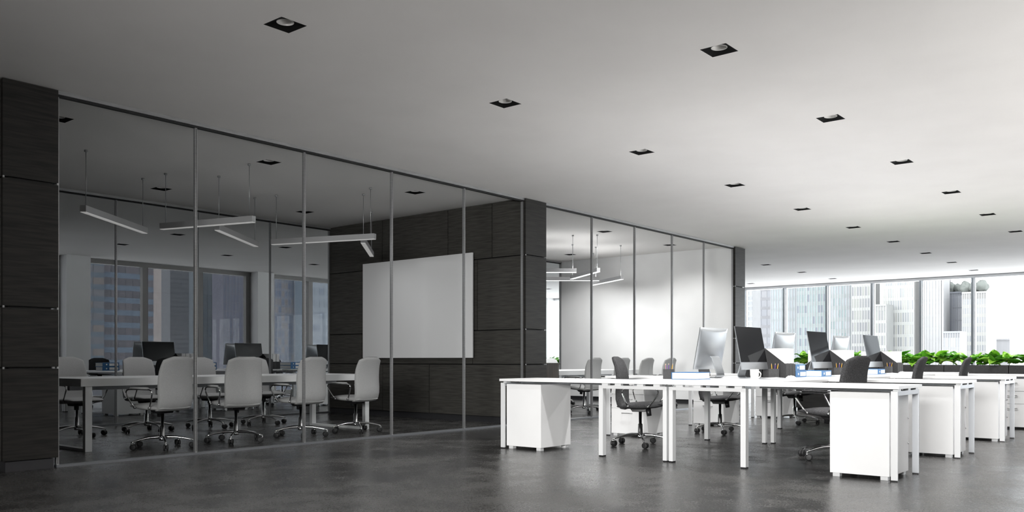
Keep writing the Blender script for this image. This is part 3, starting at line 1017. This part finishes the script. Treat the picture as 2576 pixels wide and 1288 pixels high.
PEN3 = [('pencil', -0.01, 0.012, -0.10, 0.05), ('pencil', 0.014, -0.016, 0.15, 0.04), ('purple', 0.0, -0.004, 0.05, -0.05)]

for k, x0 in enumerate(CELL[:3]):
    for rear, (dx, dy) in enumerate(((0, 0), (DX2, DY2))):
        nm = ('the %s desk pair' if not rear else 'the %s rear-office desk pair') % ROWN[k]
        X = x0 + dx
        yc = YC + dy
        computer(X + 1.89, yc + 0.50, PI, 'silver all-in-one computer seen from behind on ' + nm if not rear else 'silver computer facing the windows on ' + nm)
        computer(X + 1.84, yc + 0.01, 0, 'all-in-one computer with its black screen showing on ' + nm)
        gi = 'items in the rear office' if rear else 'desk items'
        # pencil cups, files, binders
        for j in range(3):
            pos = ['nearest', 'middle', 'farthest'][j]
            item('file', make_file, (X + 2.235 + 0.092 * j, yc - 0.115, ZT), 0, 'charcoal magazine file, %s of three, %s side of %s' % (pos, 'meeting-room' if rear else 'aisle', nm), 'magazine file', 'charcoal magazine files')
            item('file', make_file, (X + 2.235 + 0.092 * j, yc + 0.165, ZT), PI, 'charcoal magazine file, %s of three, %s side of %s' % (pos, 'window' if rear else 'meeting-room', nm), 'magazine file', 'charcoal magazine files')
        item('keyboard', make_keyboard, (X + 1.72, yc - 0.30, ZT), 0.0, 'slim white keyboard before the black screen on ' + nm, 'keyboard', 'white keyboards')
        item('mouse', make_mouse, (X + 2.13, yc - 0.33, ZT), 0.0, 'white mouse beside the keyboard on ' + nm, 'mouse', 'white mice')
        if not rear:
            cup_with_pencils(X + 2.085, yc - 0.155, 'before the magazine files on ' + nm, PEN3, 'pencils on ' + nm)
        else:
            item('cup', make_cup, (X + 2.085, yc - 0.155, ZT), 0, 'square dark grey pencil cup on ' + nm, 'pencil cup', 'pencil cups')
        if k or rear:
            for j in range(2):
                item('binder', make_binder, (X + 0.80, yc - 0.02 + 0.01 * j, ZT + 0.0755 * j), 0.03 * j, '%s of two stacked blue ring binders on %s' % (['lower', 'upper'][j], nm), 'binder', 'blue ring binders')
            item('binder', make_binder, (X + 1.33, yc - 0.13, ZT), 0.0, 'single blue ring binder lying before the screen on ' + nm, 'binder', 'blue ring binders') if not rear else None
            for j in range(2):
                item('binder', make_binder, (X + 1.02, yc + 0.42, ZT + 0.0755 * j), PI - 0.04 * j, '%s of two blue ring binders behind the computers on %s' % (['lower', 'upper'][j], nm), 'binder', 'blue ring binders')
# front desk specials
item('binder', make_binder, (8.17, 4.325, ZT), PI, 'blue ring binder lying alone on the front desk beside the pencil cup', 'binder', 'blue ring binders')
cup_with_pencils(8.15, 4.58, 'behind the blue binder on the front desk', PEN5, 'pencils in the front cup')
item('mug', make_mug, (8.21, 3.64, ZT), -0.55, 'white coffee mug standing before the nearest black screen', 'mug', 'mugs')
item('mug', make_mug, (8.21 + DX2 + 0.3, 3.72 + DY2, ZT), -0.4, 'pale coffee mug on the first rear-office desk pair', 'mug', 'mugs')

# ---- office chairs
GO = 'charcoal office chairs'
for k, (x, y, a) in enumerate(((8.30, 5.02, 0.32), (10.43, 5.10, 0.22), (12.66, 4.98, 0.15))):
    chair('d', x, y, PI + a, ['charcoal office chair facing away beneath the front desk, meeting-room side', 'charcoal office chair under the second desk, meeting-room side', 'charcoal office chair under the third desk, meeting-room side'][k], GO)
for k, (x, y, a) in enumerate(((8.36, 2.90, -0.20), (10.42, 2.89, 0.10), (12.59, 2.88, 0.08))):
    chair('d', x, y, a, ['charcoal office chair beside the nearest white pedestal on the aisle side', 'charcoal office chair back showing above the second desk, aisle side', 'charcoal office chair back showing above the third desk, aisle side'][k], GO)
for k, x0 in enumerate(CELL[:3]):
    chair('d', x0 + 1.20 + DX2, 4.95 + DY2, PI + 0.1 * k, 'charcoal office chair at the %s rear-office desk, window side' % ROWN[k], 'charcoal chairs in the rear office')
    chair('d', x0 + 1.35 + DX2, 2.95 + DY2, -0.1 + 0.1 * k, 'charcoal office chair at the %s rear-office desk, meeting-room side' % ROWN[k], 'charcoal chairs in the rear office')

# ------------------------------------------------------------------ planters
def leaf_mesh(name, m, seed):
    rr = random.Random(seed)
    n = 7
    L, Wd = 0.15, 0.095
    vs, fs = [], []
    for i in range(n + 1):
        u = i / n
        w = Wd / 2 * (math.sin(PI * min(u * 0.96 + 0.04, 1.0)) ** 0.75) * (1.15 - 0.35 * u)
        if i == n:
            w = 0.001
        z = -0.05 * u * u + 0.012 * math.sin(u * 5 + seed)
        y = u * L
        vs += [(-w, y - 0.03 * (1 - u) * (1 if i else 0), z + 0.016), (-w * 0.5, y, z + 0.006), (0, y, z), (w * 0.5, y, z + 0.006), (w, y - 0.03 * (1 - u) * (1 if i else 0), z + 0.016)]
    for i in range(n):
        for k in range(4):
            a = i * 5 + k
            fs.append((a, a + 1, a + 6, a + 5))
    o = len(vs)
    vs2 = [(x, y, z - 0.0012) for x, y, z in vs]
    b = MB()
    b.add(vs + vs2, fs + [tuple(q + o for q in reversed(f)) for f in fs], True)
    rim = [i * 5 for i in range(n + 1)] + [n * 5 + k for k in range(1, 5)] + [i * 5 + 4 for i in range(n - 1, -1, -1)] + [k for k in (3, 2, 1)]
    for i in range(len(rim)):
        a, c = rim[i], rim[(i + 1) % len(rim)]
        b.f.append((a, c, c + o, a + o))
        b.s.append(False)
    return b.mesh(name, m)
LEAVES = [leaf_mesh('leaf', m, i) for i, m in enumerate(('leaf_a', 'leaf_c', 'leaf_b', 'leaf_a', 'leaf_c', 'leaf_b'))]
def plant(x, y, z, label, group, nleaf, rr, scale=1.0):
    t = empty('leafy_plant', (x, y, z), rr.uniform(0, 6), label, 'plant', group)
    b = MB()
    b.sweep([(0, 0, -0.02), (0.004, 0.002, 0.03), (0, 0.006, 0.06)], [0.008, 0.006, 0.004], 6)
    b.build('stem', 'stem', t)
    for i in range(nleaf):
        a = 2.4 * i + rr.uniform(-0.3, 0.3)
        tilt = rr.uniform(0.15, 1.15)
        h = rr.uniform(0.02, 0.10) * scale
        r0 = rr.uniform(0.0, 0.03)
        o = link('leaf', LEAVES[rr.choice((0, 1, 1, 2, 3, 4, 5))], t)
        s = rr.uniform(0.75, 1.15) * scale
        o.scale = (s, s, s)
        o.location = (r0 * math.cos(a), r0 * math.sin(a), h)
        o.rotation_euler = (tilt * 0.9 - 0.05, rr.uniform(-0.4, 0.4), a - PI / 2)
    return t
def planter(x0, x1, y0, y1, ztop, label, group):
    cx, cy = (x0 + x1) / 2, (y0 + y1) / 2
    t = empty('planter_box', (cx, cy, 0), label=label, cat='planter', group=group)
    hx, hy = (x1 - x0) / 2, (y1 - y0) / 2
    zt = ztop - 0.20
    MB().box(-hx + 0.02, hx - 0.02, -hy + 0.002, hy - 0.002, 0.05, zt - 0.012).build('base_cabinet', 'planter_base', t, 0.002)
    MB().box(-hx + 0.05, hx - 0.05, -hy + 0.02, hy - 0.02, 0.0, 0.05).build('plinth', 'black', t)
    b = MB()
    rc = lambda a, c, z: [(-a, -c, z), (a, -c, z), (a, c, z), (-a, c, z)]
    b.ring_loft([rc(hx - 0.003, hy - 0.008, zt - 0.012), rc(hx, hy - 0.006, zt - 0.012), rc(hx, hy - 0.006, ztop), rc(hx - 0.02, hy - 0.026, ztop), rc(hx - 0.02, hy - 0.026, ztop - 0.05)], False, caps=False)
    b.build('trough', 'planter', t)
    MB().box(-hx + 0.02, hx - 0.02, -hy + 0.026, hy - 0.026, ztop - 0.06, ztop - 0.025).build('soil', 'soil', t)
    return t
rr = random.Random(3)
PY = [6.27, 5.63, 4.66, 3.69, 2.72, 1.75]
for i in range(5):
    planter(15.98, 16.40, PY[i + 1], PY[i], 0.865, 'charcoal planter box beyond the desks, %s from the far end' % ORD[i], 'charcoal planter boxes beyond the desks')
ys = [6.17 - 0.215 * k for k in range(21)]
for k, y in enumerate(ys):
    x = 16.19 + rr.uniform(-0.09, 0.09)
    plant(x, y, 0.845, '%s leafy green plant in the planters beyond the desks, counting from the pillar' % (ORD + ['eleventh', 'twelfth', 'thirteenth', 'fourteenth', 'fifteenth', 'sixteenth', 'seventeenth', 'eighteenth', 'nineteenth', 'twentieth', 'twenty-first'])[k],
          'green plants in the planters', 14, rr, 1.62)
planter(23.9, 25.75, 18.7, 19.1, 0.81, 'charcoal planter box in the rear office beside the white pier', 'charcoal planter boxes in the rear office')
for k in range(5):
    plant(24.75 + 0.22 * k, 18.9, 0.79, '%s leafy green plant in the rear office planter, seen above the wooden cabinet' % ORD[k], 'green plants in the rear office', 12, rr, 1.5)

# ------------------------------------------------------------------ the city outside
def ray(px):
    u = (px - CX) / FPX
    a, f = math.sin(YAW), math.cos(YAW)
    return (u * math.cos(YAW) + math.sin(YAW), -u * math.sin(YAW) + math.cos(YAW))
def zat(py, px, x, y):
    dx, dy = ray(px)
    d = x / dx if abs(dx) > abs(dy) else y / dy
    return HC + (HY - py) / FPX * d
CITY = {}
GAIN = [0.182]
def cm(c, rough=0.7, spec=0.3):
    k = (tuple(c), rough, GAIN[0])
    if k not in CITY:
        CITY[k] = noise_mat('facade_%d' % len(CITY), [q * GAIN[0] * 0.96 for q in c], [q * GAIN[0] * 1.04 for q in c], 0.4, rough, spec=spec)
    return CITY[k]
ZB = -45.0
def tower(axis, D, px0, px1, top, label, core, nb=0, fh=3.7, pane=None, fin=None, band=None, finw=0.3, bandh=1.0, depth=7.0, vis=(-4, None), skip=None, z_off=0.0, finstep=1, dark=None, panefrac=1.0):
    """A far building: a core with glazing panes, spandrel bands and vertical fins on the facade that looks at the office."""
    def edge(px):
        rx, ry = ray(px)
        return D * ry / rx if axis == 'x' else D * rx / ry
    a, b = sorted((edge(px0), edge(px1)))
    pm = (px0 + px1) / 2
    rx, ry = ray(pm)
    dist = D / rx if axis == 'x' else D / ry
    zt = HC + (HY - top) / FPX * dist if top is not None else HC + (HY - 560) / FPX * dist
    c = (a + b) / 2
    w = b - a
    root = empty('city_building', (D, c, 0) if axis == 'x' else (c, D, 0), label=label, cat='building', group='city buildings outside')
    def bx(name, m, u0, u1, z0, z1, n0, n1, par):
        # n: outwards (towards the office) offset
        if axis == 'x':
            return MB().box(-n1, -n0, u0, u1, z0, z1).build(name, m, par)
        return MB().box(u0, u1, -n1, -n0, z0, z1).build(name, m, par)
    bx('core', cm(core), -w / 2, w / 2, ZB, zt, -depth, 0, root)
    bx('parapet', cm(core), -w / 2, w / 2, zt, zt + 0.5, -depth, 0.25, root)
    if nb and (pane or fin or band):
        zlo, zhi = vis[0], min(zt, vis[1] if vis[1] is not None else zt)
        bw = w / nb
        nf = max(1, int((zhi - zlo) / fh))
        zs = [zhi - 0.5 - (k + 1) * fh + z_off for k in range(nf)]
        if pane:
            pw = bw - (finw if fin else 0.12)
            ph = (fh - (bandh if band else 0.15)) * panefrac
            shared = {}
            def pm_(col):
                if col not in shared:
                    if axis == 'x':
                        shared[col] = MB().box(-0.08, 0.0, -pw / 2, pw / 2, 0, ph).mesh('window_pane', cm(col, 0.25, 0.5))
                    else:
                        shared[col] = MB().box(-pw / 2, pw / 2, -0.08, 0.0, 0, ph).mesh('window_pane', cm(col, 0.25, 0.5))
                return shared[col]
            rq = random.Random(int(px0) * 7 + int(px1))
            for z in zs:
                for i in range(nb):
                    if skip and skip(i, nb):
                        continue
                    u = -w / 2 + bw * (i + 0.5)
                    col = tuple(rq.choice(pane))
                    link('window_pane', pm_(col), root, (0, u, z) if axis == 'x' else (u, 0, z))
        if band:
            for z in zs:
                bx('spandrel', cm(band), -w / 2, w / 2, z - bandh, z, 0, 0.10, root)
        if fin:
            for i in range(0, nb + 1, finstep):
                u = min(max(-w / 2 + bw * i, -w / 2 + finw / 2), w / 2 - finw / 2)
                bx('fin', cm(fin), u - finw / 2, u + finw / 2, zlo - 3, zt, 0, 0.16, root)
    return root
WHT = (0.86, 0.87, 0.88)  # haze and glare are put into the pale facade colours below
def east(*a, **k):
    return tower('x', *a, **k)
def north(*a, **k):
    return tower('y', *a, **k)
TEAL = [(0.38, 0.52, 0.52), (0.45, 0.59, 0.59), (0.28, 0.34, 0.41), (0.50, 0.64, 0.63)]
TEALP = [(0.58, 0.68, 0.70), (0.64, 0.73, 0.75), (0.61, 0.69, 0.73)]
GRID = [(0.34, 0.36, 0.38), (0.44, 0.46, 0.46), (0.54, 0.57, 0.52), (0.40, 0.42, 0.44)]
CREAM = [(0.74, 0.78, 0.76), (0.86, 0.88, 0.81), (0.96, 0.98, 0.90), (0.64, 0.68, 0.70)]
east(304, 1866, 1893, None, 'narrow white building with slit windows beside the black pillar', WHT, 3, 1.9, [(0.66, 0.69, 0.74), (0.74, 0.76, 0.80)], None, WHT, bandh=0.7)
east(330, 1888, 1944, None, 'pale lilac grey tower with faint bands next to the white slit building', (0.64, 0.65, 0.70), 4, 3.7, [(0.62, 0.63, 0.68), (0.66, 0.66, 0.70), (0.60, 0.62, 0.68)], None, (0.68, 0.68, 0.71), bandh=1.2)
east(295, 1938, 2008, None, 'very pale teal glass tower with thin white fins', (0.62, 0.70, 0.72), 10, 3.7, TEALP, (0.78, 0.78, 0.80), (0.68, 0.76, 0.77), finw=0.32, bandh=1.1)
east(286, 2004, 2092, None, 'teal glass tower with white fins and dark window bands', (0.54, 0.64, 0.65), 13, 3.7, TEAL, (0.76, 0.76, 0.78), (0.62, 0.72, 0.71), finw=0.26, bandh=1.3)
east(277, 2088, 2138, None, 'pale teal glass tower with a broad white corner column', (0.58, 0.67, 0.68), 7, 3.7, TEAL[:2] + TEALP, (0.78, 0.78, 0.80), (0.66, 0.75, 0.74), finw=0.34, bandh=1.3)
east(313, 2124, 2150, None, 'slim lilac grey tower edge between the teal and white grid towers', (0.70, 0.70, 0.78), 2, 3.7, None, (0.90, 0.89, 0.92), None, finw=0.5)
east(268, 2142, 2196, None, 'white gridded office block with tall grey windows before the dark mullion', (0.80, 0.81, 0.79), 8, 3.6, GRID, (0.90, 0.89, 0.88), (0.84, 0.86, 0.82), finw=0.24, bandh=0.9)
east(259, 2196, 2230, 770, 'lower gridded office wing under the patch of open sky', (0.80, 0.82, 0.80), 5, 3.6, GRID, (0.90, 0.89, 0.88), (0.84, 0.87, 0.83), finw=0.24, bandh=0.9)
east(268, 2222, 2300, None, 'broad cream gridded tower with pale green bands', (1.0, 1.0, 0.96), 13, 3.6, CREAM, (1.12, 1.12, 1.1), (1.05, 1.09, 1.03), finw=0.22, bandh=0.9)
east(277, 2287, 2324, None, 'narrow blue grey glass tower before the second dark mullion', (0.66, 0.69, 0.75), 6, 3.6, [(0.60, 0.63, 0.70), (0.70, 0.73, 0.78), (0.74, 0.76, 0.80)], (0.86, 0.86, 0.88), (0.76, 0.78, 0.80), finw=0.26, bandh=0.8)
east(268, 2320, 2374, None, 'tower with bold white vertical ribs and pale strips of glass', (0.74, 0.75, 0.76), 7, 3.7, [(0.68, 0.70, 0.72), (0.76, 0.77, 0.78), (0.80, 0.81, 0.80)], (0.92, 0.92, 0.92), (0.78, 0.79, 0.80), finw=0.62, bandh=0.7)
east(330, 2368, 2392, None, 'pale pink plain tower beside the ribbed white tower', (0.80, 0.76, 0.77))
east(277, 2383, 2422, 738, 'dark blue grey glass block below the rooftop trees', (0.58, 0.61, 0.68), 6, 3.7, [(0.55, 0.58, 0.66), (0.57, 0.60, 0.67)], (0.66, 0.68, 0.74), None, finw=0.18)
east(250, 2372, 2416, 838, 'low mixed grey building below the dark glass block', (0.72, 0.74, 0.78), 7, 3.2, [(0.66, 0.69, 0.73), (0.78, 0.79, 0.80), (0.82, 0.83, 0.78)], (0.84, 0.85, 0.86), (0.80, 0.81, 0.83), finw=0.2, bandh=0.7)
east(268, 2420, 2482, 738, 'cream tower with small square windows and trees on its roof', (0.82, 0.82, 0.79), 10, 2.6, [(0.60, 0.64, 0.68), (0.70, 0.73, 0.74), (0.66, 0.69, 0.70)], (0.88, 0.88, 0.87), (0.86, 0.86, 0.80), finw=0.26, bandh=1.0)
east(277, 2478, 2494, 790, 'short slim blue grey block beside the cream tower', (0.66, 0.69, 0.74), 2, 3.4, [(0.62, 0.66, 0.72), (0.68, 0.71, 0.76)], (0.80, 0.82, 0.84), (0.74, 0.76, 0.80), finw=0.3, bandh=0.6)
east(304, 2494, 2540, 856, 'faint white low building in the bright haze', (0.93, 0.93, 0.95))
# rooftop trees on the cream tower
def rooftop_tree(px, D, pm, r, label):
    rx, ry = ray(px)
    zb = HC + (HY - 738) / FPX * D / ray(pm)[0] + 0.5
    D = D + 3.4
    t = empty('rooftop_tree', (D, D * ry / rx, zb), label=label, cat='tree', group='rooftop trees')
    q = random.Random(px)
    MB().cyl((0, 0, 0), (0, 0, r * 0.8), 0.2, n=8).build('trunk', cm((0.60, 0.58, 0.56), 0.9), t)
    b = MB()
    n, k = 18, 11
    rings = []
    for j in range(k + 1):
        th = PI * j / k
        rings.append([(r * max(math.sin(th), 0.02) * math.cos(2 * PI * i / n) * q.uniform(0.72, 1.12), r * max(math.sin(th), 0.02) * math.sin(2 * PI * i / n) * q.uniform(0.72, 1.12), max(0.05, r * 0.85 - r * 1.05 * math.cos(th) * q.uniform(0.75, 1.2))) for i in range(n)])
    b.ring_loft(rings)
    b.build('crown', cm((0.50, 0.54, 0.50), 0.9), t)
for i, (px, D, pm, r) in enumerate(((2390, 277, 2402.5, 1.6), (2409, 277, 2402.5, 1.35), (2428, 268, 2451, 1.7), (2449, 268, 2451, 1.5), (2470, 268, 2451, 1.75))):
    rooftop_tree(px, D, pm, r, '%s hazy rooftop tree above the blue and cream towers' % ORD[i])
# north side: towers seen dim through the darkened glass
GAIN[0] = 0.42
DB = [(0.20, 0.24, 0.31), (0.24, 0.26, 0.31), (0.27, 0.27, 0.30)]
north(270, 205, 262, None, 'blue grey tower corner with brownish window recesses in the dim view', (0.26, 0.27, 0.30), 2, 3.7, [(0.28, 0.29, 0.32), (0.34, 0.31, 0.30)], None, (0.25, 0.31, 0.37), bandh=1.6)
north(274, 260, 386, None, 'wide blue grey tower with broad dark window bands in the dim view', (0.24, 0.26, 0.31), 7, 4.0, [(0.21, 0.21, 0.24), (0.25, 0.24, 0.27), (0.20, 0.20, 0.23)], None, (0.29, 0.37, 0.47), bandh=1.7)
north(380, 380, 436, None, 'plain taupe block standing in for the dimmed sky between banded and louvred towers', (1.02, 0.92, 0.87))  # added block hiding bright sky; the dimmed sky tone is its colour
north(330, 428, 506, None, 'pale grey tower with fine horizontal louvres', (0.40, 0.42, 0.45), 1, 1.9, None, None, (0.36, 0.38, 0.42), bandh=0.25)
north(300, 500, 574, None, 'grey blue glass tower with faint floor lines', (0.33, 0.38, 0.42), 7, 3.6, [(0.33, 0.38, 0.42), (0.31, 0.37, 0.42), (0.35, 0.40, 0.43)], None, (0.30, 0.34, 0.38), bandh=0.3)
north(280, 560, 632, None, 'dark blue tower with a fine pale grid beside the white pier', (0.33, 0.34, 0.42), 9, 3.2, [(0.24, 0.27, 0.36), (0.27, 0.30, 0.38)], (0.36, 0.36, 0.42), (0.34, 0.35, 0.41), finw=0.25, bandh=0.4)
north(300, 640, 740, None, 'blue tower with small rows of windows behind the second pier', (0.60, 0.66, 0.78), 12, 3.3, [(0.44, 0.52, 0.68), (0.52, 0.60, 0.74), (0.72, 0.69, 0.68)], (0.70, 0.72, 0.80), (0.66, 0.72, 0.82), finw=0.3, bandh=0.9)
north(330, 736, 772, None, 'pale blue grey glass tower with little detail', (0.78, 0.85, 0.92), 3, 3.6, [(0.78, 0.85, 0.92), (0.74, 0.82, 0.90)], None, (0.70, 0.77, 0.84), bandh=0.3)
north(290, 768, 870, None, 'light blue tower with a pale ledge and rows of square windows', (0.66, 0.80, 0.93), 9, 5.0, [(0.52, 0.61, 0.74), (0.66, 0.76, 0.86)], None, (0.74, 0.84, 0.94), bandh=2.2)
north(300, 1330, 1384, None, 'white tower with grey ribbon windows seen through the bright meeting room', (0.88, 0.88, 0.90), 4, 4.2, [(0.60, 0.64, 0.72), (0.66, 0.70, 0.76)], None, (0.90, 0.90, 0.92), bandh=2.2)
north(420, 100, 210, None, 'taupe tower far behind the first white pier', (0.42, 0.41, 0.42))
north(430, 860, 1000, None, 'far blue grey tower hidden behind the panelled wall', (0.40, 0.43, 0.48))
